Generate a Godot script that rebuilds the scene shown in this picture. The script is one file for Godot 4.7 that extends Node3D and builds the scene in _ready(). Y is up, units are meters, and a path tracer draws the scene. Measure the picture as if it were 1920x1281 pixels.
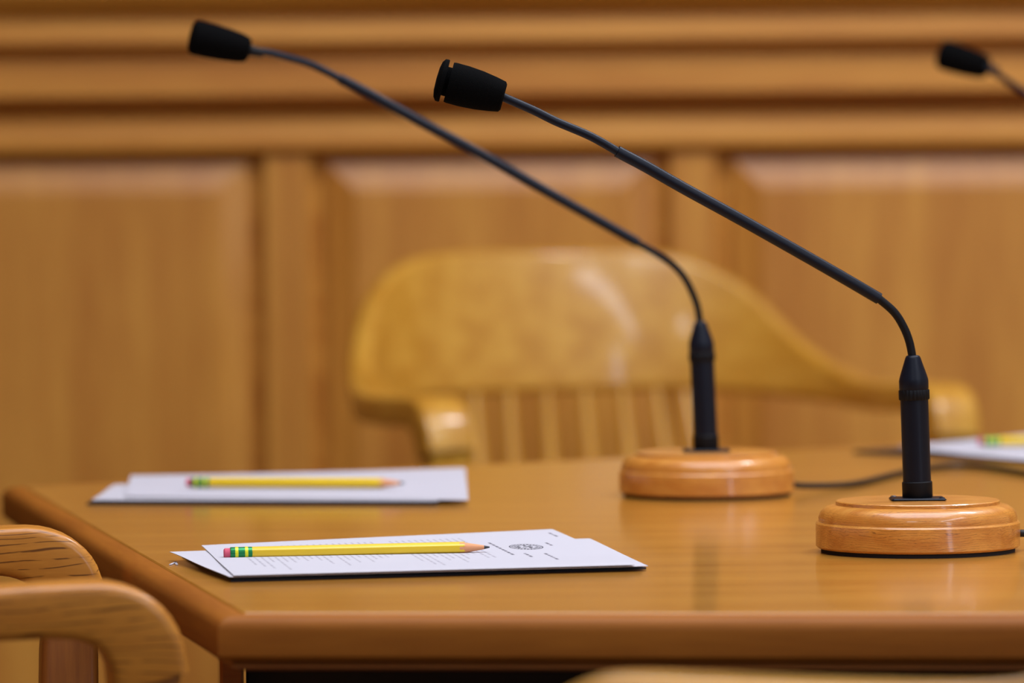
extends Node3D
# A committee room: microphones, papers and pencils on an angled oak table, captain's chairs, a panelled wall.
# Metres, y up. The camera stands over the origin and looks along -z.

const TABLE_Y := 0.74
const WALL_Z := -6.6

var M := {}
var used_names := {}


func _ready() -> void:
	# ---- camera, environment, lights, exposure
	var cam := Camera3D.new()
	cam.name = "camera"
	add_child(cam)
	var lens := CameraAttributesPhysical.new()
	lens.frustum_focal_length = 185.48
	lens.frustum_near = 0.1
	lens.frustum_far = 60.0
	lens.frustum_focus_distance = 3.73
	lens.exposure_aperture = 5.4
	cam.attributes = lens
	cam.fov = rad_to_deg(2.0 * atan(640.5 / 9900.0))
	cam.position = Vector3(0, 1.03, 0)
	cam.rotation = Vector3(-atan(358.5 / 9900.0), 0, 0)
	cam.rotate_object_local(Vector3(0, 0, 1), -0.0085)
	cam.current = true

	var env := Environment.new()
	env.background_mode = Environment.BG_COLOR
	env.background_color = Color(0.02, 0.02, 0.025)
	env.tonemap_mode = Environment.TONE_MAPPER_LINEAR
	env.tonemap_exposure = 1.24
	env.sdfgi_enabled = true
	env.ssao_enabled = true
	env.ssil_enabled = true
	var we := WorldEnvironment.new()
	we.name = "environment"
	we.environment = env
	add_child(we)

	var tint := Color(0.93, 0.95, 1.0)
	ceiling_lamp(Vector3(1.45, 3.1, -4.8), 0.5, 0.5, 3.4, tint, "square ceiling light panel on the window side, above the table")
	ceiling_lamp(Vector3(0.3, 3.1, -3.5), 2.0, 2.0, 5.4, tint, "square ceiling light panel before the panelled wall, away from the table")
	ceiling_lamp(Vector3(2.3, 3.1, -0.9), 0.4, 4.0, 5.0, tint, "square ceiling light panel nearest the panelled wall")
	ceiling_lamp(Vector3(-0.6, 3.1, 0.8), 1.0, 1.0, 3.5, tint, "square ceiling light panel over the back of the room")

	make_materials()
	room()
	table()
	chairs()
	microphones()
	papers()


# ------------------------------------------------------------------ naming
func numbered(called: String) -> String:
	var n: int = used_names.get(called, 0)
	used_names[called] = n + 1
	return called if n == 0 else "%s_%03d" % [called, n]


func tag(o: Node, label: String, category: String, group := "") -> Node:
	o.set_meta("label", label)
	o.set_meta("category", category)
	if group != "":
		o.set_meta("group", group)
	return o


func thing(called: String, label: String, category: String, at := Vector3.ZERO, turn := 0.0, group := "") -> Node3D:
	var o := Node3D.new()
	o.name = numbered(called)
	add_child(o)
	o.position = at
	o.rotation.y = turn
	tag(o, label, category, group)
	return o


func struct(called: String) -> Node3D:
	var o := Node3D.new()
	o.name = called
	add_child(o)
	o.set_meta("kind", "structure")
	return o


func part(called: String, mesh: Mesh, mat: Material, parent: Node, at := Vector3.ZERO) -> MeshInstance3D:
	var o := MeshInstance3D.new()
	o.name = called
	o.mesh = mesh
	o.material_override = mat
	o.cast_shadow = GeometryInstance3D.SHADOW_CASTING_SETTING_ON
	o.position = at
	if parent == self:
		o.name = numbered(called)
	parent.add_child(o, true)
	return o


# ------------------------------------------------------------------ shapes
class Shape:
	var v := PackedVector3Array()
	var g := PackedInt32Array()
	var start := 0

	func tri(a: Vector3, b: Vector3, c: Vector3, group: int) -> void:
		v.append(a)
		v.append(b)
		v.append(c)
		g.append(group)

	func quad(a: Vector3, b: Vector3, c: Vector3, d: Vector3, group: int) -> void:
		tri(a, b, c, group)
		tri(a, c, d, group)

	func band(r0: Array, r1: Array, group: int, closed := true) -> void:
		var n := r0.size()
		for i in (n if closed else n - 1):
			var j := (i + 1) % n
			quad(r0[i], r0[j], r1[j], r1[i], group)

	func cap(ring: Array, group: int, flip := false) -> void:
		var c := Vector3.ZERO
		for p in ring:
			c += p
		c /= ring.size()
		for i in ring.size():
			var j := (i + 1) % ring.size()
			if flip:
				tri(c, ring[i], ring[j], group)
			else:
				tri(c, ring[j], ring[i], group)

	# closes one watertight piece: turns its faces outward
	func seal() -> void:
		var vol := 0.0
		for i in range(start, v.size(), 3):
			vol += v[i].dot(v[i + 1].cross(v[i + 2]))
		if vol > 0.0:
			for i in range(start, v.size(), 3):
				var t := v[i + 1]
				v[i + 1] = v[i + 2]
				v[i + 2] = t
		start = v.size()

	func loft(rings: Array, groups: Array = []) -> void:
		cap(rings[0], 900, true)
		for i in rings.size() - 1:
			band(rings[i], rings[i + 1], groups[i] if groups.size() else 0)
		cap(rings[-1], 901)
		seal()

	func mesh() -> ArrayMesh:
		var st := SurfaceTool.new()
		st.begin(Mesh.PRIMITIVE_TRIANGLES)
		for i in v.size():
			st.set_smooth_group(g[i / 3])
			st.add_vertex(v[i])
		st.generate_normals()
		st.index()
		return st.commit()


# lathe round an axis; sharp corners of the profile stay sharp
func lathe_into(s: Shape, profile: Array, segs: int, base := Transform3D.IDENTITY, ribs := 0, rib_depth := 0.0) -> void:
	var rings := []
	var groups := []
	var grp := 0
	for k in profile.size():
		var p: Vector2 = profile[k]
		var ring := []
		for i in segs:
			var a := TAU * i / segs
			var r: float = maxf(p.x, 0.00005)
			if ribs > 0 and p.x > 0.001:
				r -= rib_depth * (0.5 + 0.5 * sign(sin(a * ribs)))
			ring.append(base * Vector3(r * cos(a), p.y, r * sin(a)))
		rings.append(ring)
		if k > 0:
			if k > 1:
				var d0: Vector2 = (profile[k - 1] - profile[k - 2]).normalized()
				var d1: Vector2 = (profile[k] - profile[k - 1]).normalized()
				if d0.dot(d1) < 0.82:
					grp += 1
			groups.append(grp)
	s.loft(rings, groups)


func lathe(profile: Array, segs := 48, base := Transform3D.IDENTITY) -> ArrayMesh:
	var s := Shape.new()
	lathe_into(s, profile, segs, base)
	return s.mesh()


func along(from: Vector3, dir: Vector3) -> Transform3D:
	var y := dir.normalized()
	var x := y.cross(Vector3(0.13, 0.2, 0.97)).normalized()
	return Transform3D(Basis(x, y, x.cross(y)), from)


func smooth_path(pts: Array, per: int) -> Array:
	var out := []
	for i in pts.size() - 1:
		var p0: Vector3 = pts[max(i - 1, 0)]
		var p1: Vector3 = pts[i]
		var p2: Vector3 = pts[i + 1]
		var p3: Vector3 = pts[min(i + 2, pts.size() - 1)]
		for k in per:
			out.append(p1.cubic_interpolate(p2, p0, p3, float(k) / per))
	out.append(pts[-1])
	return out


func tube_into(s: Shape, pts: Array, radius: float, segs := 16) -> void:
	var rings := []
	var x := Vector3(0.1, 0.2, 1.0)
	for i in pts.size():
		var t: Vector3 = (pts[min(i + 1, pts.size() - 1)] - pts[max(i - 1, 0)]).normalized()
		x = (x - t * x.dot(t)).normalized()
		var y := t.cross(x)
		var ring := []
		for k in segs:
			var a := TAU * k / segs
			ring.append(pts[i] + (x * cos(a) + y * sin(a)) * radius)
		rings.append(ring)
	s.loft(rings)


func tube(pts: Array, radius: float, segs := 16) -> ArrayMesh:
	var s := Shape.new()
	tube_into(s, pts, radius, segs)
	return s.mesh()


# a box with chamfered edges, from lo to hi
func box_into(s: Shape, lo: Vector3, hi: Vector3, b := 0.002, turn := Transform3D.IDENTITY) -> void:
	var ring := func(y: float, inset: float) -> Array:
		var o := []
		var x0 := lo.x + inset
		var x1 := hi.x - inset
		var z0 := lo.z + inset
		var z1 := hi.z - inset
		for p in [[x0 + b, z0], [x1 - b, z0], [x1, z0 + b], [x1, z1 - b], [x1 - b, z1], [x0 + b, z1], [x0, z1 - b], [x0, z0 + b]]:
			o.append(turn * Vector3(p[0], y, p[1]))
		return o
	s.loft([ring.call(lo.y, b), ring.call(lo.y + b, 0.0), ring.call(hi.y - b, 0.0), ring.call(hi.y, b)], [-1, -1, -1])


func box(lo: Vector3, hi: Vector3, b := 0.002, turn := Transform3D.IDENTITY) -> ArrayMesh:
	var s := Shape.new()
	box_into(s, lo, hi, b, turn)
	return s.mesh()


# a profile (x = out from the wall, y = height) run along x
func moulding(profile: Array, x0: float, x1: float) -> ArrayMesh:
	var s := Shape.new()
	var a := []
	var b := []
	for p in profile:
		a.append(Vector3(x0, p.y, p.x))
		b.append(Vector3(x1, p.y, p.x))
	for i in a.size():
		var j := (i + 1) % a.size()
		s.quad(a[i], a[j], b[j], b[i], -1)
	var flat := PackedVector2Array()
	for p in profile:
		flat.append(p)
	var ids := Geometry2D.triangulate_polygon(flat)
	for i in range(0, ids.size(), 3):
		s.tri(a[ids[i]], a[ids[i + 2]], a[ids[i + 1]], -1)
		s.tri(b[ids[i]], b[ids[i + 1]], b[ids[i + 2]], -1)
	var vol := 0.0
	for p in range(0, s.v.size() - ids.size() * 2, 3):
		vol += s.v[p].dot(s.v[p + 1].cross(s.v[p + 2]))
	if Geometry2D.is_polygon_clockwise(flat):
		pass
	s.seal()
	return s.mesh()


func inset(poly: Array, d: float) -> Array:
	var c := Vector2.ZERO
	for p in poly:
		c += p
	c /= poly.size()
	var lines := []
	for i in poly.size():
		var a: Vector2 = poly[i]
		var b: Vector2 = poly[(i + 1) % poly.size()]
		var n := (b - a).normalized().orthogonal()
		if n.dot(c - a) < 0.0:
			n = -n
		lines.append([a + n * d, b - a])
	var out := []
	for i in poly.size():
		var l0: Array = lines[(i + poly.size() - 1) % poly.size()]
		var l1: Array = lines[i]
		out.append(Geometry2D.line_intersects_line(l0[0], l0[1], l1[0], l1[1]))
	return out


# rounded rectangle section: corners a (bottom) to b (top), thickness t across
func section(bot: Vector3, top: Vector3, t: float, across: Vector3, r: float) -> Array:
	var up := (top - bot).normalized()
	var h := (top - bot).length() * 0.5
	var mid := (bot + top) * 0.5
	var w := t * 0.5
	r = minf(r, minf(h, w) * 0.98)
	var out := []
	for q in 4:
		var sx: float = [1, -1, -1, 1][q]
		var sy: float = [1, 1, -1, -1][q]
		for k in 5:
			var a := PI * 0.5 * (q + k / 4.0)
			out.append(mid + across * (sx * (w - r) + r * cos(a)) + up * (sy * (h - r) + r * sin(a)))
	return out


# ------------------------------------------------------------------ materials
func noise(seed_: int, freq: float, octaves := 4) -> FastNoiseLite:
	var n := FastNoiseLite.new()
	n.seed = seed_
	n.noise_type = FastNoiseLite.TYPE_SIMPLEX_SMOOTH
	n.frequency = freq
	n.fractal_octaves = octaves
	return n


# streaks: colour between two tones from broad and fine noise; pores: short dark dashes along u in rows
func wood_texture(seed_: int, dark: Color, light: Color, size: int, pores: float) -> ImageTexture:
	var broad := noise(seed_, 0.006, 3).get_seamless_image(size, size).get_data()
	var fine := noise(seed_ + 1, 0.05, 3).get_seamless_image(size, size).get_data()
	var bytes := PackedByteArray()
	bytes.resize(size * size * 3)
	var rows := 22.0
	for y in size:
		for x in size:
			var i := y * size + x
			var b := broad[i] / 255.0
			var f := fine[i] / 255.0
			var k := clampf(0.5 + (b - 0.5) * 1.1 + (f - 0.5) * 0.55, 0.0, 1.0)
			var c := dark.lerp(light, k)
			if pores > 0.0:
				var w := float(y) / size * rows + (b - 0.5) * 2.2
				var d := absf(w - roundf(w))
				var hit := clampf((0.11 - d) * 15.0, 0.0, 1.0) * clampf((f - 0.34) * 6.0, 0.0, 1.0)
				c = c.lerp(Color(dark.r * 0.42, dark.g * 0.34, dark.b * 0.25), hit * pores)
			bytes[i * 3] = int(c.r * 255.0)
			bytes[i * 3 + 1] = int(c.g * 255.0)
			bytes[i * 3 + 2] = int(c.b * 255.0)
	return ImageTexture.create_from_image(Image.create_from_data(size, size, false, Image.FORMAT_RGB8, bytes))


func wood(tex: Texture2D, scale: Vector3, rough: float, coat := 0.0, coat_rough := 0.2, offset := Vector3.ZERO, world := false) -> StandardMaterial3D:
	var m := StandardMaterial3D.new()
	m.albedo_texture = tex
	m.uv1_triplanar = true
	m.uv1_world_triplanar = world
	m.uv1_triplanar_sharpness = 4.0
	m.uv1_scale = scale
	m.uv1_offset = offset
	m.roughness = rough
	if coat > 0.0:
		m.clearcoat_enabled = true
		m.clearcoat = coat
		m.clearcoat_roughness = coat_rough
	return m


func plain(c: Color, rough: float, metal := 0.0) -> StandardMaterial3D:
	var m := StandardMaterial3D.new()
	m.albedo_color = c
	m.roughness = rough
	m.metallic = metal
	return m


func make_materials() -> void:
	var t_wall := wood_texture(11, Color(0.75, 0.48, 0.165), Color(0.865, 0.61, 0.245), 512, 0.0)
	var t_table := wood_texture(21, Color(0.675, 0.445, 0.135), Color(0.755, 0.53, 0.195), 512, 0.0)
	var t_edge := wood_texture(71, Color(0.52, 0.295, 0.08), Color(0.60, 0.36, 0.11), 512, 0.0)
	var t_chair := wood_texture(31, Color(0.76, 0.53, 0.15), Color(0.85, 0.64, 0.24), 512, 0.0)
	var t_oak := wood_texture(41, Color(0.68, 0.425, 0.14), Color(0.77, 0.515, 0.19), 512, 0.7)
	var t_base := wood_texture(51, Color(0.74, 0.46, 0.16), Color(0.86, 0.61, 0.27), 512, 0.45)
	for k in 4:
		M["panel_%d" % k] = wood(t_wall, Vector3(2.6, 0.25, 2.6), 0.42, 0.25, 0.3, Vector3(0.37 * k, 0.21 * k, 0.1 * k))
	M.stile = wood(t_wall, Vector3(5.0, 0.3, 5.0), 0.42, 0.25, 0.3)
	M.rail = wood(t_wall, Vector3(0.3, 5.0, 5.0), 0.5, 0.08, 0.3, Vector3(0, 0.3, 0))
	M.rail.metallic_specular = 0.35
	M.table = wood(t_table, Vector3(0.5, 6.0, 6.0), 0.3, 0.75, 0.13)
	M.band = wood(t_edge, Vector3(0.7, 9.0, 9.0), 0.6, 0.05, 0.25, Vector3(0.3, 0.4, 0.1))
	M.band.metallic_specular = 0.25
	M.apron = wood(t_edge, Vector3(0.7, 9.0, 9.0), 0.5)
	M.chair = wood(t_chair, Vector3(1.6, 7.0, 7.0), 0.45, 0.5, 0.1)
	M.oak = wood(t_oak, Vector3(1.5, 9.0, 9.0), 0.42, 0.3, 0.2)
	M.oak.metallic_specular = 0.35
	M.oak_post = wood(t_edge, Vector3(30.0, 1.6, 30.0), 0.45, 0.2, 0.25)
	M.spindle = wood(t_chair, Vector3(9.0, 1.2, 9.0), 0.34, 0.6, 0.2)
	M.base = wood(t_base, Vector3(7.0, 26.0, 26.0), 0.4, 0.5, 0.1)
	M.felt = plain(Color(0.13, 0.11, 0.12), 0.95)
	M.black_metal = plain(Color(0.055, 0.075, 0.125), 0.42)
	M.black_metal.metallic_specular = 0.3
	M.rubber = plain(Color(0.045, 0.05, 0.07), 0.55)
	M.rubber.metallic_specular = 0.3
	M.foam = plain(Color(0.035, 0.035, 0.037), 1.0)
	M.foam.metallic_specular = 0.15
	var fn := NoiseTexture2D.new()
	fn.width = 256
	fn.height = 256
	fn.seamless = true
	fn.noise = noise(61, 0.12, 2)
	M.foam.heightmap_enabled = true
	M.foam.heightmap_texture = fn
	M.foam.heightmap_scale = 0.04
	M.foam.uv1_triplanar = true
	M.foam.uv1_scale = Vector3(40, 40, 40)
	M.cable = plain(Color(0.05, 0.05, 0.06), 0.55)
	M.steel = plain(Color(0.6, 0.6, 0.62), 0.3, 1.0)
	M.folder = plain(Color(0.11, 0.085, 0.12), 0.6)
	M.paper = plain(Color(0.74, 0.73, 0.76), 0.9)
	M.paper.metallic_specular = 0.2
	M.yellow = plain(Color(0.91, 0.76, 0.07), 0.4)
	M.yellow.clearcoat_enabled = true
	M.yellow.clearcoat = 0.5
	M.yellow.clearcoat_roughness = 0.2
	M.ferrule = plain(Color(0.10, 0.50, 0.28), 0.35, 0.55)
	M.ferrule_band = plain(Color(0.86, 0.86, 0.08), 0.35, 0.1)
	M.eraser = plain(Color(0.80, 0.33, 0.42), 0.8)
	M.cedar = plain(Color(0.86, 0.60, 0.42), 0.8)
	M.lead = plain(Color(0.16, 0.16, 0.18), 0.4, 0.2)
	M.black_board = plain(Color(0.10, 0.065, 0.04), 0.7)
	M.carpet = plain(Color(0.26, 0.20, 0.16), 1.0)
	M.dark_wall = plain(Color(0.30, 0.22, 0.17), 0.8)
	M.plaster = plain(Color(0.80, 0.76, 0.68), 0.9)
	M.ceiling = plain(Color(0.88, 0.87, 0.84), 0.95)


# ------------------------------------------------------------------ lamps
func ceiling_lamp(at: Vector3, w: float, d: float, energy: float, tint: Color, label: String) -> void:
	var o := thing("ceiling_light", label, "ceiling light", at, 0.0, "square panels in the ceiling")
	var s := Shape.new()
	for k in 4:
		var long := w + 0.08 if k < 2 else d
		var side := -1.0 if k % 2 == 0 else 1.0
		if k < 2:
			box_into(s, Vector3(-long / 2, -0.03, side * (d / 2 + 0.02) - 0.02), Vector3(long / 2, 0.0, side * (d / 2 + 0.02) + 0.02), 0.003)
		else:
			box_into(s, Vector3(side * (w / 2 + 0.02) - 0.02, -0.03, -long / 2), Vector3(side * (w / 2 + 0.02) + 0.02, 0.0, long / 2), 0.003)
	part("light_frame", s.mesh(), plain(Color(0.85, 0.85, 0.85), 0.5), o)
	var glow := plain(Color(0.9, 0.9, 0.9), 0.6)
	glow.emission_enabled = true
	glow.emission = tint
	glow.emission_energy_multiplier = 1.2
	part("light_diffuser", box(Vector3(-w / 2, -0.012, -d / 2), Vector3(w / 2, -0.002, d / 2), 0.001), glow, o)
	var l := AreaLight3D.new()
	l.name = "panel_glow"
	l.area_size = Vector2(w, d)
	l.light_color = tint
	l.light_energy = energy
	l.area_range = 20.0
	l.area_attenuation = 2.0
	l.shadow_enabled = true
	l.position = Vector3(0, -0.016, 0)
	l.rotation = Vector3(-PI / 2, 0, 0)
	o.add_child(l)


# ------------------------------------------------------------------ room
func slab(called: String, lo: Vector3, hi: Vector3, mat: Material) -> Node3D:
	var o := struct(called)
	part("surface", box(lo, hi, 0.001), mat, o)
	return o


func room() -> void:
	var x0 := -3.6
	var x1 := 3.6
	var z1 := 2.6
	slab("floor", Vector3(x0 - 0.2, -0.2, WALL_Z - 0.2), Vector3(x1 + 0.2, 0.0, z1 + 0.2), M.carpet)
	slab("ceiling", Vector3(x0 - 0.2, 3.1, WALL_Z - 0.2), Vector3(x1 + 0.2, 3.3, z1 + 0.2), M.ceiling)
	slab("wall_left", Vector3(x0 - 0.2, 0.0, WALL_Z - 0.2), Vector3(x0, 3.1, z1 + 0.2), M.stile)
	slab("wall_right", Vector3(x1, 0.0, WALL_Z - 0.2), Vector3(x1 + 0.2, 3.1, z1 + 0.2), M.plaster)
	window(Vector3(x1, 0.85, 1.5), 1.0, 2.1)
	slab("wall_front", Vector3(x0, 0.0, z1), Vector3(x1, 3.1, z1 + 0.2), M.dark_wall)

	# the panelled wall behind the table
	var w := struct("wall_back")
	w.position = Vector3(0, 0, WALL_Z)
	part("wall_core", box(Vector3(x0, 0, -0.2), Vector3(x1, 3.1, 0.0), 0.001), M.rail, w)
	var pitch := 0.506
	var first := -0.279 - 6 * pitch
	var rail_low := 1.030
	for k in 13:
		var c := first + k * pitch
		part("stile", box(Vector3(c - 0.029, 0.22, -0.002), Vector3(c + 0.029, rail_low, 0.024), 0.003), M.stile, w)
		if k == 12:
			continue
		var a := c + 0.029 + 0.020
		var b := c + pitch - 0.029 - 0.020
		var s := Shape.new()
		var ring := func(i: float, z: float) -> Array:
			return [Vector3(a + i, 0.235 + i, z), Vector3(b - i, 0.235 + i, z), Vector3(b - i, rail_low - 0.012 - i, z), Vector3(a + i, rail_low - 0.012 - i, z)]
		s.loft([ring.call(0.0, 0.0), ring.call(0.0, 0.010), ring.call(0.032, 0.0185), ring.call(0.034, 0.021), ring.call(0.037, 0.022)], [-1, -1, -1, -1])
		part("panel", s.mesh(), M["panel_%d" % (k % 4)], w)
	part("top_rail", moulding([Vector2(-0.001, rail_low), Vector2(0.033, rail_low), Vector2(0.039, rail_low + 0.004), Vector2(0.040, rail_low + 0.012), Vector2(0.034, 1.069), Vector2(0.030, 1.073), Vector2(-0.001, 1.073)], x0, x1), M.rail, w)
	part("moulding_recess", moulding([Vector2(-0.001, 1.073), Vector2(0.016, 1.073), Vector2(0.016, 1.088), Vector2(0.026, 1.092), Vector2(-0.001, 1.092)], x0, x1), M.rail, w)
	part("lower_moulding", moulding([Vector2(-0.001, 1.092), Vector2(0.046, 1.092), Vector2(0.060, 1.096), Vector2(0.068, 1.101), Vector2(0.061, 1.150), Vector2(0.066, 1.154), Vector2(0.070, 1.157), Vector2(-0.001, 1.157)], x0, x1), M.rail, w)
	part("upper_moulding", moulding([Vector2(-0.001, 1.157), Vector2(0.078, 1.157), Vector2(0.092, 1.166), Vector2(0.085, 1.203), Vector2(-0.001, 1.203)], x0, x1), M.rail, w)
	part("cornice", moulding([Vector2(-0.001, 1.203), Vector2(0.100, 1.203), Vector2(0.106, 1.208), Vector2(0.120, 1.222), Vector2(0.124, 1.227), Vector2(0.120, 1.262), Vector2(0.100, 1.275), Vector2(-0.001, 1.275)], x0, x1), M.rail, w)
	part("bottom_rail", box(Vector3(x0, 0.10, -0.001), Vector3(x1, 0.22, 0.024), 0.002), M.rail, w)
	part("plinth", box(Vector3(x0, 0.0, -0.001), Vector3(x1, 0.10, 0.032), 0.003), M.rail, w)


# a daylit window set in the right-hand wall
func window(at: Vector3, w: float, h: float) -> void:
	var o := struct("window_1")
	o.position = at
	var s := Shape.new()
	box_into(s, Vector3(-0.05, 0.0, -w / 2 - 0.06), Vector3(0.0, h, -w / 2), 0.004)
	box_into(s, Vector3(-0.05, 0.0, w / 2), Vector3(0.0, h, w / 2 + 0.06), 0.004)
	box_into(s, Vector3(-0.05, h, -w / 2 - 0.06), Vector3(0.0, h + 0.06, w / 2 + 0.06), 0.004)
	part("window_frame", s.mesh(), M.stile, o)
	part("window_sill", box(Vector3(-0.10, -0.04, -w / 2 - 0.08), Vector3(0.0, 0.0, w / 2 + 0.08), 0.004), M.stile, o)
	var day := Color(0.80, 0.88, 1.0)
	var glow := plain(Color(0.8, 0.8, 0.8), 0.4)
	glow.emission_enabled = true
	glow.emission = day
	glow.emission_energy_multiplier = 1.0
	part("pane", box(Vector3(-0.012, 0.0, -w / 2), Vector3(-0.004, h, w / 2), 0.001), glow, o)
	var l := AreaLight3D.new()
	l.name = "daylight"
	l.area_size = Vector2(w, h)
	l.light_color = day
	l.light_energy = 4.5
	l.area_range = 20.0
	l.area_attenuation = 2.0
	l.shadow_enabled = true
	l.position = Vector3(-0.06, h / 2, 0)
	l.rotation = Vector3(0, PI / 2, 0)
	o.add_child(l)


# ------------------------------------------------------------------ table
func table() -> void:
	var poly := [Vector2(-0.186, -3.303), Vector2(1.25, -3.155), Vector2(1.62, -4.4), Vector2(1.2, -5.37), Vector2(0.66, -5.348), Vector2(-0.448, -4.618)]
	var t := thing("conference_table", "wide angled oak table with a varnished top and solid wood edge bands", "table")
	# field
	var s := Shape.new()
	var field := inset(poly, 0.0185)
	var lift := func(p: Array, y: float) -> Array:
		var o := []
		for q in p:
			o.append(Vector3(q.x, y, q.y))
		return o
	s.loft([lift.call(field, 0.715), lift.call(field, TABLE_Y - 0.001), lift.call(inset(poly, 0.0195), TABLE_Y)], [-1, -1])
	part("table_top", s.mesh(), M.table, t)
	# edge bands, mitred at the corners
	var prof := [Vector2(0.0178, 0.712), Vector2(0.0178, TABLE_Y - 0.0012), Vector2(0.0168, TABLE_Y - 0.0002), Vector2(0.0125, TABLE_Y - 0.0003), Vector2(0.0072, TABLE_Y - 0.0014), Vector2(0.0033, TABLE_Y - 0.0034), Vector2(0.0010, TABLE_Y - 0.0062), Vector2(0.0, TABLE_Y - 0.0095), Vector2(0.0, TABLE_Y - 0.0255), Vector2(0.0025, TABLE_Y - 0.0285)]
	var offs := []
	for p in prof:
		offs.append(inset(poly, p.x))
	for i in poly.size():
		var j := (i + 1) % poly.size()
		var e := Shape.new()
		var a := []
		var b := []
		var mid: Vector2 = (poly[i] + poly[j]) * 0.5
		var dir: Vector2 = (poly[j] - poly[i]).normalized()
		var turn := -atan2(dir.y, dir.x)
		var inv := Transform3D(Basis(Vector3.UP, turn), Vector3(mid.x, 0, mid.y)).affine_inverse()
		for k in prof.size():
			a.append(inv * Vector3(offs[k][i].x, prof[k].y, offs[k][i].y))
			b.append(inv * Vector3(offs[k][j].x, prof[k].y, offs[k][j].y))
		e.cap(a, 900, true)
		for k in a.size():
			var n := (k + 1) % a.size()
			e.quad(a[k], a[n], b[n], b[k], 1 if k >= 2 and k < 8 else -1)
		e.cap(b, 901)
		e.seal()
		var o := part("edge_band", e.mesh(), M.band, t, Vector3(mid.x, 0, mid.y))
		o.rotation.y = turn
	# moulding under the top, apron, pedestal boards
	s = Shape.new()
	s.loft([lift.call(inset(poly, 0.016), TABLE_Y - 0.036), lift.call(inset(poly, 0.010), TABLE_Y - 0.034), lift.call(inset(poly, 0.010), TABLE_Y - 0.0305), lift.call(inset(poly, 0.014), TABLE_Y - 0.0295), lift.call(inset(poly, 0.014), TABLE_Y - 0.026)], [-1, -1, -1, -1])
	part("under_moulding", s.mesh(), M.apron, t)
	s = Shape.new()
	var p0 := Vector2(-0.205, -3.66)
	var turn2 := Transform3D(Basis(Vector3.UP, 0.0566), Vector3(p0.x, 0, p0.y))
	box_into(s, Vector3(-0.0, 0.0, -0.62), Vector3(0.0165, TABLE_Y - 0.036, 0.0), 0.002, turn2)
	part("end_board", s.mesh(), M.apron, t)
	part("modesty_board", box(Vector3(-0.188, 0.06, -3.70), Vector3(1.1, TABLE_Y - 0.036, -3.68), 0.002), M.black_board, t)
	part("end_board", box(Vector3(1.1, 0.0, -4.5), Vector3(1.118, TABLE_Y - 0.036, -3.66), 0.002), M.apron, t)
	part("end_board", box(Vector3(0.2, 0.0, -4.7), Vector3(0.7, TABLE_Y - 0.036, -4.68), 0.002), M.apron, t)


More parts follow.
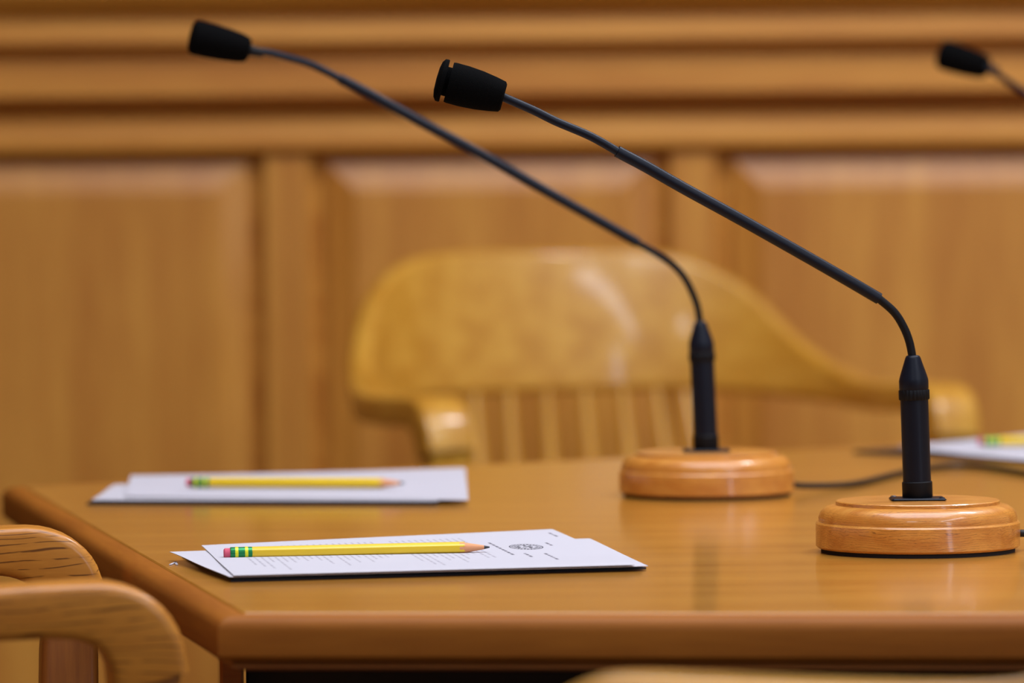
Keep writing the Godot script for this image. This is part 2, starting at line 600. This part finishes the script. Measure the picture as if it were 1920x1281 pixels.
# ------------------------------------------------------------------ chairs
# A captain's chair at the origin that faces +x.
func make_chair(label: String, mat: Material) -> Node3D:
	var t := thing("captain_chair", label, "chair", Vector3.ZERO, 0.0, "captain's chairs round the table")
	var turned: Material = M.oak_post if mat == M.oak else M.spindle
	# crest rail, with both shoulders that sweep down towards the arms
	var half := [
		[Vector3(-0.236, 0.746, 0.0), Vector3(-0.270, 0.912, 0.0), 0.022],
		[Vector3(-0.233, 0.746, 0.06), Vector3(-0.266, 0.912, 0.06), 0.022],
		[Vector3(-0.222, 0.746, 0.120), Vector3(-0.254, 0.911, 0.124), 0.022],
		[Vector3(-0.200, 0.745, 0.178), Vector3(-0.226, 0.899, 0.186), 0.023],
		[Vector3(-0.160, 0.742, 0.228), Vector3(-0.178, 0.862, 0.238), 0.025],
		[Vector3(-0.108, 0.738, 0.264), Vector3(-0.116, 0.806, 0.273), 0.029],
		[Vector3(-0.050, 0.734, 0.286), Vector3(-0.053, 0.777, 0.292), 0.035],
	]
	var stations := []
	for k in range(half.size() - 1, 0, -1):
		var h: Array = half[k]
		stations.append([h[0] * Vector3(1, 1, -1), h[1] * Vector3(1, 1, -1), h[2]])
	stations.append_array(half)
	var s := Shape.new()
	s.loft(sections(stations, 4, 0.010))
	part("crest_rail", s.mesh(), mat, t)
	for side in [1.0, -1.0]:
		var arm := [
			[Vector3(-0.053, 0.734, 0.285), Vector3(-0.056, 0.779, 0.291), 0.035],
			[Vector3(0.0, 0.732, 0.297), Vector3(0.0, 0.766, 0.299), 0.045],
			[Vector3(0.060, 0.731, 0.302), Vector3(0.060, 0.763, 0.302), 0.054],
			[Vector3(0.120, 0.732, 0.302), Vector3(0.120, 0.764, 0.302), 0.058],
			[Vector3(0.170, 0.733, 0.301), Vector3(0.175, 0.766, 0.301), 0.058],
			[Vector3(0.190, 0.730, 0.300), Vector3(0.208, 0.7655, 0.300), 0.057],
			[Vector3(0.200, 0.723, 0.300), Vector3(0.232, 0.756, 0.300), 0.056],
			[Vector3(0.205, 0.713, 0.300), Vector3(0.247, 0.738, 0.300), 0.055],
			[Vector3(0.206, 0.700, 0.299), Vector3(0.254, 0.712, 0.299), 0.054],
		]
		for a in arm:
			a[0].z *= side
			a[1].z *= side
		s = Shape.new()
		s.loft(sections(arm, 3, 0.007))
		part("arm", s.mesh(), mat, t)
		var post := [
			[Vector3(0.211, 0.706, 0.299), Vector3(0.250, 0.712, 0.299), 0.046],
			[Vector3(0.207, 0.680, 0.297), Vector3(0.247, 0.684, 0.297), 0.045],
			[Vector3(0.203, 0.580, 0.284), Vector3(0.245, 0.584, 0.284), 0.042],
			[Vector3(0.190, 0.462, 0.256), Vector3(0.230, 0.466, 0.256), 0.038],
		]
		for a in post:
			a[0].z *= side
			a[1].z *= side
		s = Shape.new()
		s.loft(sections(post, 3, 0.006))
		part("arm_post", s.mesh(), turned, t)
	# spindles under the crest and one under each arm
	for k in 9:
		var a := (k - 4) * 0.235
		var foot := Vector3(0.01 - 0.205 * cos(a), 0.475, 0.215 * sin(a))
		var z := 0.205 * sin(a)
		var head := Vector3(-0.237 + 0.95 * z * z, 0.752, z)
		part("spindle", spindle(foot, head, 0.0095), turned, t)
	# seat, legs, stretchers
	var ring := func(k: float, y: float) -> Array:
		var o := []
		for i in 40:
			var a := TAU * i / 40.0
			var c := cos(a)
			var d := sin(a)
			o.append(Vector3(0.01 + 0.255 * k * sign(c) * pow(absf(c), 0.75), y, 0.275 * k * sign(d) * pow(absf(d), 0.75)))
		return o
	s = Shape.new()
	s.loft([ring.call(0.90, 0.440), ring.call(0.97, 0.446), ring.call(1.0, 0.458), ring.call(0.99, 0.472), ring.call(0.95, 0.479), ring.call(0.80, 0.474), ring.call(0.5, 0.468)])
	part("seat", s.mesh(), mat, t)
	for sx in [1.0, -1.0]:
		for sz in [1.0, -1.0]:
			part("leg", spindle(Vector3(0.25 * sx, 0.0, 0.26 * sz), Vector3(0.17 * sx, 0.446, 0.18 * sz), 0.019), turned, t)
	for sz in [1.0, -1.0]:
		part("stretcher", spindle(Vector3(-0.222, 0.155, 0.232 * sz), Vector3(0.222, 0.155, 0.232 * sz), 0.011), turned, t)
	part("stretcher", spindle(Vector3(0.0, 0.155, -0.232), Vector3(0.0, 0.155, 0.232), 0.011), turned, t)
	return t


func spindle(a: Vector3, b: Vector3, r: float) -> ArrayMesh:
	var l := (b - a).length()
	return lathe([Vector2(0, 0), Vector2(r * 0.75, 0), Vector2(r * 0.9, l * 0.15), Vector2(r * 1.15, l * 0.38), Vector2(r * 1.1, l * 0.6), Vector2(r * 0.85, l * 0.85), Vector2(r * 0.7, l), Vector2(0, l)], 14, along(a, b - a))


func sections(st: Array, per: int, r: float) -> Array:
	var bots := []
	var tops := []
	for q in st:
		bots.append(q[0])
		tops.append(q[1])
	var b := smooth_path(bots, per)
	var t := smooth_path(tops, per)
	var rings := []
	for i in b.size():
		var k := float(i) / per
		var lo: Array = st[min(int(k), st.size() - 1)]
		var hi: Array = st[min(int(k) + 1, st.size() - 1)]
		var th: float = lerp(lo[2], hi[2], k - int(k))
		var n: int = b.size() - 1
		var path: Vector3 = (b[min(i + 1, n)] + t[min(i + 1, n)] - b[max(i - 1, 0)] - t[max(i - 1, 0)]).normalized()
		var up: Vector3 = (t[i] - b[i]).normalized()
		rings.append(section(b[i], t[i], th, path.cross(up).normalized(), r))
	return rings


func chairs() -> void:
	var near := make_chair("oak captain's chair with coarse grained arms drawn up to the table beside its near corner", M.oak)
	near.position = Vector3(-0.4975, 0, -3.4623)
	near.rotation.y = deg_to_rad(10.1)
	near.scale = Vector3(1, 1, 0.83)
	var far: Node3D = near.duplicate()
	far.name = numbered("captain_chair")
	add_child(far)
	for c in far.get_children():
		if c is MeshInstance3D and c.material_override == M.oak:
			c.material_override = M.chair
		elif c is MeshInstance3D and c.material_override == M.oak_post:
			c.material_override = M.spindle
	far.scale = Vector3.ONE
	tag(far, "golden captain's chair with a broad curved back standing before the wall panels", "chair", "captain's chairs round the table")
	far.position = Vector3(0.124, 0, -5.96)
	far.rotation.y = deg_to_rad(-69.0)
	var front: Node3D = far.duplicate()
	front.name = numbered("captain_chair")
	add_child(front)
	tag(front, "captain's chair of which only the top of one arm shows below the front table edge", "chair", "captain's chairs round the table")
	front.position = Vector3(0.198, 0, -2.357)
	front.rotation.y = deg_to_rad(168.0)
	front.scale = Vector3(1, 1, 0.83)


# ------------------------------------------------------------------ microphones
func microphone(label: String, at: Vector3, top: Vector3, low: Array, tube_pts: Array, up: Array, head_dir: Vector3, gap: bool, cable: Array) -> void:
	var t := thing("gooseneck_microphone", label, "microphone", at, 0.0, "gooseneck microphones on wooden discs")
	var wood_base := part("base", lathe([Vector2(0, 0.003), Vector2(0.0715, 0.003), Vector2(0.0732, 0.0045), Vector2(0.0732, 0.0205), Vector2(0.0722, 0.0217), Vector2(0.0712, 0.0219), Vector2(0.0711, 0.0226), Vector2(0.0713, 0.0245), Vector2(0.0702, 0.0280), Vector2(0.0680, 0.0308), Vector2(0.0650, 0.0328), Vector2(0.0612, 0.0338), Vector2(0.0588, 0.0340), Vector2(0.0588, 0.0362), Vector2(0.0580, 0.0368), Vector2(0, 0.0368)], 96), M.base, t)
	part("felt_pad", lathe([Vector2(0, 0), Vector2(0.0695, 0), Vector2(0.0697, 0.003), Vector2(0, 0.003)], 64), M.felt, wood_base)
	# mounting plate
	var s := Shape.new()
	box_into(s, Vector3(-0.0197, 0.0366, -0.0150), Vector3(0.0197, 0.0386, 0.0150), 0.0012)
	var plate := part("mounting_plate", s.mesh(), M.black_metal, t)
	for p in [Vector2(-0.0165, -0.0115), Vector2(0.0165, 0.0115)]:
		part("screw", lathe([Vector2(0, 0.0380), Vector2(0.0022, 0.0380), Vector2(0.0022, 0.0389), Vector2(0.0014, 0.0394), Vector2(0, 0.0395)], 14, Transform3D(Basis.IDENTITY, Vector3(p.x, 0, p.y))), M.steel if p.x < 0 else M.black_metal, plate)
	# handle: a cable-plug body with a ribbed ring and a tapered boot
	var foot := Vector3(0.0, 0.0384, 0.0)
	var f := along(foot, top - foot)
	var k := (top - foot).length() / 0.1022
	var pr := func(list: Array) -> Array:
		var o := []
		for q in list:
			o.append(Vector2(q.x, q.y * k))
		return o
	var handle := part("handle", lathe(pr.call([Vector2(0, 0.0112), Vector2(0.0100, 0.0112), Vector2(0.0101, 0.0125), Vector2(0.0101, 0.0705), Vector2(0, 0.0705)]), 40, f), M.black_metal, t)
	part("collar", lathe(pr.call([Vector2(0, 0), Vector2(0.0104, 0), Vector2(0.0109, 0.0008), Vector2(0.0109, 0.0112), Vector2(0.0104, 0.0118), Vector2(0, 0.0118)]), 40, f), M.rubber, handle)
	s = Shape.new()
	lathe_into(s, pr.call([Vector2(0, 0.0705), Vector2(0.0107, 0.0705), Vector2(0.0111, 0.0711), Vector2(0.0111, 0.0771), Vector2(0.0107, 0.0777), Vector2(0, 0.0777)]), 144, f, 24, 0.0004)
	part("grip_ring", s.mesh(), M.rubber, handle)
	part("boot", lathe(pr.call([Vector2(0, 0.0777), Vector2(0.0103, 0.0777), Vector2(0.0106, 0.0783), Vector2(0.0106, 0.0843), Vector2(0.0103, 0.0856), Vector2(0.0095, 0.0885), Vector2(0.0070, 0.0960), Vector2(0.0056, 0.1004), Vector2(0.0049, 0.1018), Vector2(0.0040, 0.1024), Vector2(0, 0.1024)]), 40, f), M.black_metal, t)
	# neck
	var start := [foot + (top - foot) * 0.96]
	start.append_array(low)
	part("lower_gooseneck", tube(smooth_path(start, 6), 0.0030), M.rubber, t)
	part("stem", tube(smooth_path(tube_pts, 4), 0.0043), M.black_metal, t)
	part("upper_gooseneck", tube(smooth_path(up, 5), 0.0031), M.black_metal, t)
	# windscreen
	var end: Vector3 = up[-1]
	var hf := along(end - head_dir.normalized() * 0.001, head_dir)
	if gap:
		part("windscreen", lathe([Vector2(0, 0), Vector2(0.0092, 0), Vector2(0.0110, 0.0012), Vector2(0.0124, 0.008), Vector2(0.0139, 0.018), Vector2(0.0147, 0.029), Vector2(0.0147, 0.0385), Vector2(0.0143, 0.0402), Vector2(0, 0.0402)], 40, hf), M.foam, t)
		part("windscreen_core", lathe([Vector2(0, 0.039), Vector2(0.0104, 0.039), Vector2(0.0104, 0.045), Vector2(0, 0.045)], 32, hf), M.foam, t)
		part("windscreen_cap", lathe([Vector2(0, 0.0432), Vector2(0.0150, 0.0432), Vector2(0.0154, 0.0440), Vector2(0.0152, 0.0462), Vector2(0.0128, 0.0480), Vector2(0.0080, 0.0490), Vector2(0, 0.0493)], 40, hf), M.foam, t)
	else:
		part("strain_relief", lathe([Vector2(0, -0.012), Vector2(0.0036, -0.012), Vector2(0.0050, 0.001), Vector2(0, 0.001)], 24, hf), M.rubber, t)
		part("windscreen", lathe([Vector2(0, 0), Vector2(0.0080, 0), Vector2(0.0105, 0.0016), Vector2(0.0122, 0.008), Vector2(0.0136, 0.020), Vector2(0.0144, 0.032), Vector2(0.0146, 0.044), Vector2(0.0138, 0.0480), Vector2(0.0110, 0.0494), Vector2(0, 0.0500)], 40, hf), M.foam, t)
	part("cable", tube(smooth_path(cable, 6), 0.0027, 12), M.cable, t)


func microphones() -> void:
	var b1 := Vector3(0.2901, TABLE_Y, -3.7823)
	microphone("black gooseneck microphone with a gap in its foam windscreen, on the near wooden disc", b1, Vector3(-0.0029, 0.1405, 0.0005),
		[Vector3(-0.0049, 0.1489, 0.0004), Vector3(-0.0091, 0.1604, 0.0013), Vector3(-0.0164, 0.1720, 0.0027), Vector3(-0.0285, 0.1826, 0.0050)],
		[Vector3(-0.0272, 0.1817, 0.0048), Vector3(-0.0649, 0.2040, 0.0121), Vector3(-0.1223, 0.2370, 0.0234), Vector3(-0.1680, 0.2625, 0.0323), Vector3(-0.1945, 0.2779, 0.0376), Vector3(-0.2145, 0.2886, 0.0416)],
		[Vector3(-0.2134, 0.2880, 0.0413), Vector3(-0.2330, 0.2993, 0.0452), Vector3(-0.2579, 0.3102, 0.0502), Vector3(-0.2736, 0.3181, 0.0533), Vector3(-0.2954, 0.3278, 0.0560)],
		Vector3(-0.0400, 0.0113, 0.0005), true,
		[Vector3(0.068, 0.012, 0.0), Vector3(0.085, 0.0115, 0.004), Vector3(0.115, 0.004, 0.02), Vector3(0.17, 0.0029, 0.02), Vector3(0.28, 0.0029, -0.08), Vector3(0.42, 0.0029, -0.12)])
	var b2 := Vector3(0.1618, TABLE_Y, -4.4116)
	microphone("black gooseneck microphone with an undivided foam windscreen, its disc before the far chair", b2, Vector3(-0.0043, 0.1457, 0.0006),
		[Vector3(-0.0073, 0.1604, 0.0006), Vector3(-0.0162, 0.1806, 0.0024), Vector3(-0.0268, 0.1932, 0.0046), Vector3(-0.0411, 0.2032, 0.0075), Vector3(-0.0580, 0.2130, 0.0110)],
		[Vector3(-0.0567, 0.2123, 0.0107), Vector3(-0.0855, 0.2290, 0.0165), Vector3(-0.1430, 0.2620, 0.0283), Vector3(-0.1870, 0.2876, 0.0373), Vector3(-0.2308, 0.3113, 0.0464), Vector3(-0.2744, 0.3358, 0.0554), Vector3(-0.3022, 0.3504, 0.0612)],
		[Vector3(-0.3013, 0.3500, 0.0610), Vector3(-0.3243, 0.3615, 0.0658), Vector3(-0.3438, 0.3677, 0.0698), Vector3(-0.3611, 0.3722, 0.0735), Vector3(-0.3762, 0.3742, 0.0766)],
		Vector3(-0.0461, 0.0111, 0.0097), false,
		[Vector3(0.070, 0.0085, -0.010), Vector3(0.085, 0.0055, -0.028), Vector3(0.1285, 0.0029, -0.088), Vector3(0.180, 0.0029, -0.236), Vector3(0.220, 0.0029, -0.323), Vector3(0.254, 0.0029, -0.326), Vector3(0.287, 0.0029, -0.221), Vector3(0.33, 0.0029, -0.06), Vector3(0.40, 0.0029, 0.05)])
	var b3 := Vector3(0.80, TABLE_Y, -4.80)
	microphone("black gooseneck microphone farthest along the table, only its small rounded head and neck showing", b3, Vector3(-0.003, 0.1430, -0.002),
		[Vector3(-0.006, 0.155, -0.004), Vector3(-0.015, 0.166, -0.011), Vector3(-0.033, 0.173, -0.026), Vector3(-0.057, 0.180, -0.042)],
		[Vector3(-0.055, 0.179, -0.040), Vector3(-0.12, 0.218, -0.085), Vector3(-0.20, 0.2685, -0.135), Vector3(-0.281, 0.3205, -0.186)],
		[Vector3(-0.280, 0.3200, -0.185), Vector3(-0.3133, 0.3413, -0.208), Vector3(-0.328, 0.353, -0.230), Vector3(-0.344, 0.3652, -0.260)],
		Vector3(-0.0375, 0.0128, -0.02), false,
		[Vector3(0.070, 0.0085, 0.0), Vector3(0.085, 0.005, 0.0), Vector3(0.13, 0.0029, 0.02), Vector3(0.30, 0.0029, 0.1)])


# ------------------------------------------------------------------ papers and pencils
func page_texture(seed_: int, seal: bool) -> ImageTexture:
	var w := 680
	var h := 512
	var im := Image.create(w, h, false, Image.FORMAT_RGB8)
	im.fill(Color(0.74, 0.73, 0.76))
	var rng := RandomNumberGenerator.new()
	rng.seed = seed_
	# the head of the page is at u = 1, so the lines of text run along v
	var x := int(w * 0.70)
	while x > int(w * 0.08):
		var y := int(h * 0.14)
		var stop := int(h * rng.randf_range(0.55, 0.88))
		if rng.randf() < 0.14:
			x -= 12
			continue
		while y < stop:
			var l := rng.randi_range(8, 34)
			im.fill_rect(Rect2i(x, y, 4, mini(l, stop - y)), Color(0.64, 0.63, 0.66))
			y += l + 5
		x -= 12
	if seal:
		# heading words and the round emblem
		for q in [[0.755, 0.30, 0.50], [0.755, 0.53, 0.66], [0.90, 0.36, 0.44], [0.965, 0.10, 0.22], [0.79, 0.62, 0.70], [0.84, 0.64, 0.82]]:
			var y := int(h * q[1])
			while y < int(h * q[2]):
				var l := rng.randi_range(8, 22)
				im.fill_rect(Rect2i(int(w * q[0]), y, 5, l), Color(0.42, 0.41, 0.44))
				y += l + 5
		var c := Vector2(w * 0.83, h * 0.45)
		var ra := 30.0
		var rb := 40.0
		for py in range(int(c.y - rb) - 1, int(c.y + rb) + 2):
			for px in range(int(c.x - ra) - 1, int(c.x + ra) + 2):
				var e := Vector2((px - c.x) / ra, (py - c.y) / rb)
				var r := e.length()
				var a := atan2(e.y, e.x)
				var ink := false
				if r < 1.0 and r > 0.94:
					ink = true
				elif r < 0.90 and r > 0.72:
					ink = sin(a * 26.0) + 0.5 * sin(a * 11.0 + 1.0) > 0.1
				elif r < 0.68 and r > 0.63:
					ink = true
				elif r < 0.60:
					ink = sin(e.x * 13.0 + 2.0 * sin(e.y * 7.0)) * cos(e.y * 12.0 + e.x * 4.0) > 0.12
				if ink:
					im.set_pixel(px, py, Color(0.20, 0.20, 0.23))
	return ImageTexture.create_from_image(im)


# a sheet through four corners (far-left, far-right, near-right, near-left as one looks across the table), with a gentle wave
func sheet(called: String, label: String, group: String, c: Array, wave: float, phase: float, mat: Material) -> MeshInstance3D:
	var nu := 28
	var nv := 16
	var th := 0.00035
	var mid: Vector3 = (c[0] + c[1] + c[2] + c[3]) / 4.0
	var at := func(i: int, j: int, dy: float) -> Vector3:
		var u := float(i) / nu
		var v := float(j) / nv
		var p: Vector3 = c[0].lerp(c[1], u).lerp(c[3].lerp(c[2], u), v)
		p.y += wave * (1.0 - v) * (sin(u * 5.0 + phase) * 0.5 + sin(v * 4.2 + phase * 2.0) * 0.5 + 0.7 * pow(1.0 - u, 6.0) * sin(v * 7.0 + phase)) + dy
		return p - mid
	var st := SurfaceTool.new()
	st.begin(Mesh.PRIMITIVE_TRIANGLES)
	var emit := func(q: Array, uv: Array, group_: int) -> void:
		for k in [0, 1, 2, 0, 2, 3]:
			st.set_smooth_group(group_)
			st.set_uv(uv[k])
			st.add_vertex(q[k])
	for i in nu:
		for j in nv:
			var uvs := []
			for d in [[0, 0], [1, 0], [1, 1], [0, 1]]:
				uvs.append(Vector2(float(i + d[0]) / nu, float(j + d[1]) / nv))
			emit.call([at.call(i, j, th), at.call(i + 1, j, th), at.call(i + 1, j + 1, th), at.call(i, j + 1, th)], uvs, 0)
			emit.call([at.call(i, j, 0.0), at.call(i, j + 1, 0.0), at.call(i + 1, j + 1, 0.0), at.call(i + 1, j, 0.0)], [uvs[0], uvs[3], uvs[2], uvs[1]], 1)
	var blank := [Vector2(0.01, 0.01), Vector2(0.01, 0.01), Vector2(0.01, 0.01), Vector2(0.01, 0.01)]
	for i in nu:
		emit.call([at.call(i + 1, 0, th), at.call(i, 0, th), at.call(i, 0, 0.0), at.call(i + 1, 0, 0.0)], blank, -1)
		emit.call([at.call(i, nv, th), at.call(i + 1, nv, th), at.call(i + 1, nv, 0.0), at.call(i, nv, 0.0)], blank, -1)
	for j in nv:
		emit.call([at.call(0, j, th), at.call(0, j + 1, th), at.call(0, j + 1, 0.0), at.call(0, j, 0.0)], blank, -1)
		emit.call([at.call(nu, j + 1, th), at.call(nu, j, th), at.call(nu, j, 0.0), at.call(nu, j + 1, 0.0)], blank, -1)
	st.generate_normals()
	st.index()
	var o := part(called, st.commit(), mat, self, mid)
	tag(o, label, "paper", group)
	return o


func folder(label: String, c: Array, th: float) -> void:
	var mid: Vector3 = (c[0] + c[1] + c[2] + c[3]) / 4.0
	var o := thing("document_folder", label, "folder", mid, 0.0, "dark document folders on the table")
	for layer in 2:
		var s := Shape.new()
		var y0 := th * 0.55 * layer
		var ring := func(k: float, y: float) -> Array:
			var r := []
			for p in c:
				var q: Vector3 = (p - mid) * k * (0.985 if layer == 1 else 1.0)
				r.append(Vector3(q.x, y, q.z))
			return r
		s.loft([ring.call(1.0, y0), ring.call(1.0, y0 + th * 0.45)], [-1])
		part("cover" if layer == 1 else "back_cover", s.mesh(), M.folder, o)


# a pencil along +x with its eraser at the origin, lying on its flat
func make_pencil(label: String) -> Node3D:
	var t := thing("pencil", label, "pencil", Vector3.ZERO, 0.0, "yellow pencils on the paper stacks")
	var r := 0.0037
	var lay := Transform3D(Basis(Vector3(0, 1, 0), Vector3(1, 0, 0), Vector3(0, 0, -1)), Vector3(0, r * 0.95, 0))
	part("eraser", lathe([Vector2(0, 0), Vector2(0.0025, 0.0), Vector2(0.0033, 0.0008), Vector2(0.0034, 0.0060), Vector2(0, 0.0060)], 24, lay), M.eraser, t)
	var f := part("ferrule", lathe([Vector2(0, 0.0046), Vector2(0.0037, 0.0046), Vector2(0.0039, 0.0052), Vector2(0.0039, 0.0194), Vector2(0.0038, 0.0200), Vector2(0, 0.0200)], 24, lay), M.ferrule, t)
	for x in [0.0080, 0.0149]:
		part("ferrule_band", lathe([Vector2(0.0036, x), Vector2(0.0040, x), Vector2(0.00412, x + 0.0011), Vector2(0.0040, x + 0.0022), Vector2(0.0036, x + 0.0022)], 24, lay), M.ferrule_band, f)
	var s := Shape.new()
	var hex := func(x: float, k: float, cut: float) -> Array:
		var o := []
		for i in 36:
			var a := TAU * i / 36.0
			var m := fmod(a + PI / 6.0, PI / 3.0) - PI / 6.0
			var rad := r * 0.94 / maxf(cos(m), 0.89)
			var xx := x - cut * (1.0 - absf(m) / (PI / 6.0))
			o.append(lay * Vector3(rad * k * sin(a), xx, rad * k * cos(a)))
		return o
	s.loft([hex.call(0.0196, 0.97, 0.0), hex.call(0.0200, 1.0, 0.0), hex.call(0.1700, 1.0, 0.0025)], [0, 0])
	part("barrel", s.mesh(), M.yellow, t)
	part("sharpened_wood", lathe([Vector2(0, 0.166), Vector2(0.0036, 0.166), Vector2(0.0036, 0.1685), Vector2(0.0013, 0.1835), Vector2(0, 0.1835)], 24, lay), M.cedar, t)
	part("lead", lathe([Vector2(0, 0.1832), Vector2(0.0013, 0.1832), Vector2(0.0004, 0.1875), Vector2(0, 0.1876)], 16, lay), M.lead, t)
	return t


func put_pencil(o: Node3D, a: Vector3, b: Vector3) -> void:
	var d := b - a
	o.position = a
	o.rotation = Vector3(0, -atan2(d.z, d.x), asin(d.y / d.length()))
	o.scale = Vector3(1, 1.1, 1.1)


func papers() -> void:
	var sealed := plain(Color.WHITE, 0.9)
	sealed.metallic_specular = 0.2
	sealed.albedo_texture = page_texture(3, true)
	var text := plain(Color.WHITE, 0.9)
	text.metallic_specular = 0.2
	text.albedo_texture = page_texture(9, false)
	# near stack
	var g1 := "sheets of the near paper stack"
	folder("dark folder lying under the near paper stack at the table corner", [Vector3(-0.2380, TABLE_Y, -3.780), Vector3(0.0560, TABLE_Y, -3.826), Vector3(0.0914, TABLE_Y, -3.6395), Vector3(-0.1915, TABLE_Y, -3.5623)], 0.0028)
	sheet("paper_sheet", "lowest white sheet of the near stack, its wavy corner hanging past the dark folder", g1, [Vector3(-0.2452, 0.7455, -3.7520), Vector3(0.0555, 0.7462, -3.8450), Vector3(0.0922, 0.7434, -3.6207), Vector3(-0.1921, 0.7436, -3.5554)], 0.0006, 0.4, text)
	sheet("paper_sheet", "topmost sheet of the near stack, printed with a round emblem beside the pencil point", g1, [Vector3(-0.2250, 0.7470, -3.7950), Vector3(0.0285, 0.7500, -3.8900), Vector3(0.0830, 0.7446, -3.6168), Vector3(-0.1890, 0.7446, -3.5545)], 0.0003, 0.4, sealed)
	var p := make_pencil("sharpened yellow pencil lying on the near paper stack beside the round emblem")
	put_pencil(p, Vector3(-0.2035, 0.7452, -3.6960), Vector3(-0.0190, 0.7466, -3.7150))
	# second stack
	var g2 := "sheets of the second paper stack"
	folder("dark folder lying under the second paper stack before the golden chair", [Vector3(-0.3400, TABLE_Y, -4.550), Vector3(-0.0500, TABLE_Y, -4.560), Vector3(-0.0624, TABLE_Y, -4.3080), Vector3(-0.3530, TABLE_Y, -4.3560)], 0.0028)
	sheet("paper_sheet", "lower sheet of the second stack, its edge fanned out toward the table side", g2, [Vector3(-0.3439, 0.7440, -4.5490), Vector3(-0.0436, 0.7470, -4.5785), Vector3(-0.0622, 0.7433, -4.3147), Vector3(-0.3491, 0.7433, -4.3646)], 0.0006, 0.2, text)
	sheet("paper_sheet", "upper sheet of the second stack, under the blurred pencil", g2, [Vector3(-0.3345, 0.7478, -4.6110), Vector3(-0.0421, 0.7520, -4.6197), Vector3(-0.0369, 0.7440, -4.3161), Vector3(-0.3228, 0.7448, -4.3855)], 0.0006, 2.0, M.paper)
	var p2: Node3D = p.duplicate()
	p2.name = numbered("pencil")
	add_child(p2)
	tag(p2, "blurred yellow pencil lying along the second paper stack", "pencil", "yellow pencils on the paper stacks")
	put_pencil(p2, Vector3(-0.2757, 0.7482, -4.4496), Vector3(-0.0971, 0.7482, -4.4180))
	# third stack
	var g3 := "sheets of the third paper stack"
	folder("dark folder with a bare corner under the third stack, far side of the near microphone", [Vector3(0.322, TABLE_Y, -5.005), Vector3(0.488, TABLE_Y, -5.143), Vector3(0.668, TABLE_Y, -4.928), Vector3(0.502, TABLE_Y, -4.790)], 0.0028)
	sheet("paper_sheet", "white sheet on the third stack, beyond the near microphone's cable", g3, [Vector3(0.3660, 0.7440, -5.0150), Vector3(0.5150, 0.7500, -5.1400), Vector3(0.6700, 0.7450, -4.9100), Vector3(0.4900, 0.7436, -4.7550)], 0.0006, 0.9, M.paper)
	var p3: Node3D = p.duplicate()
	p3.name = numbered("pencil")
	add_child(p3)
	tag(p3, "yellow pencil on the third paper stack, past the near microphone's handle", "pencil", "yellow pencils on the paper stacks")
	put_pencil(p3, Vector3(0.4370, 0.7490, -4.9500), Vector3(0.617, 0.7490, -4.965))
	# a torn white chip on the table edge
	var s := Shape.new()
	for side in [1.0, -1.0]:
		box_into(s, Vector3(-0.0009, 0.0001, -0.002), Vector3(0.0009, 0.0007, 0.022), 0.0002, Transform3D(Basis(Vector3.UP, 0.11 * side), Vector3(0.0, 0.0, -0.012)))
	tag(part("paper_scrap", s.mesh(), M.paper, self, Vector3(-0.2397, TABLE_Y, -3.72)), "tiny torn white scrap beside the lifted paper corner on the table edge", "scrap")
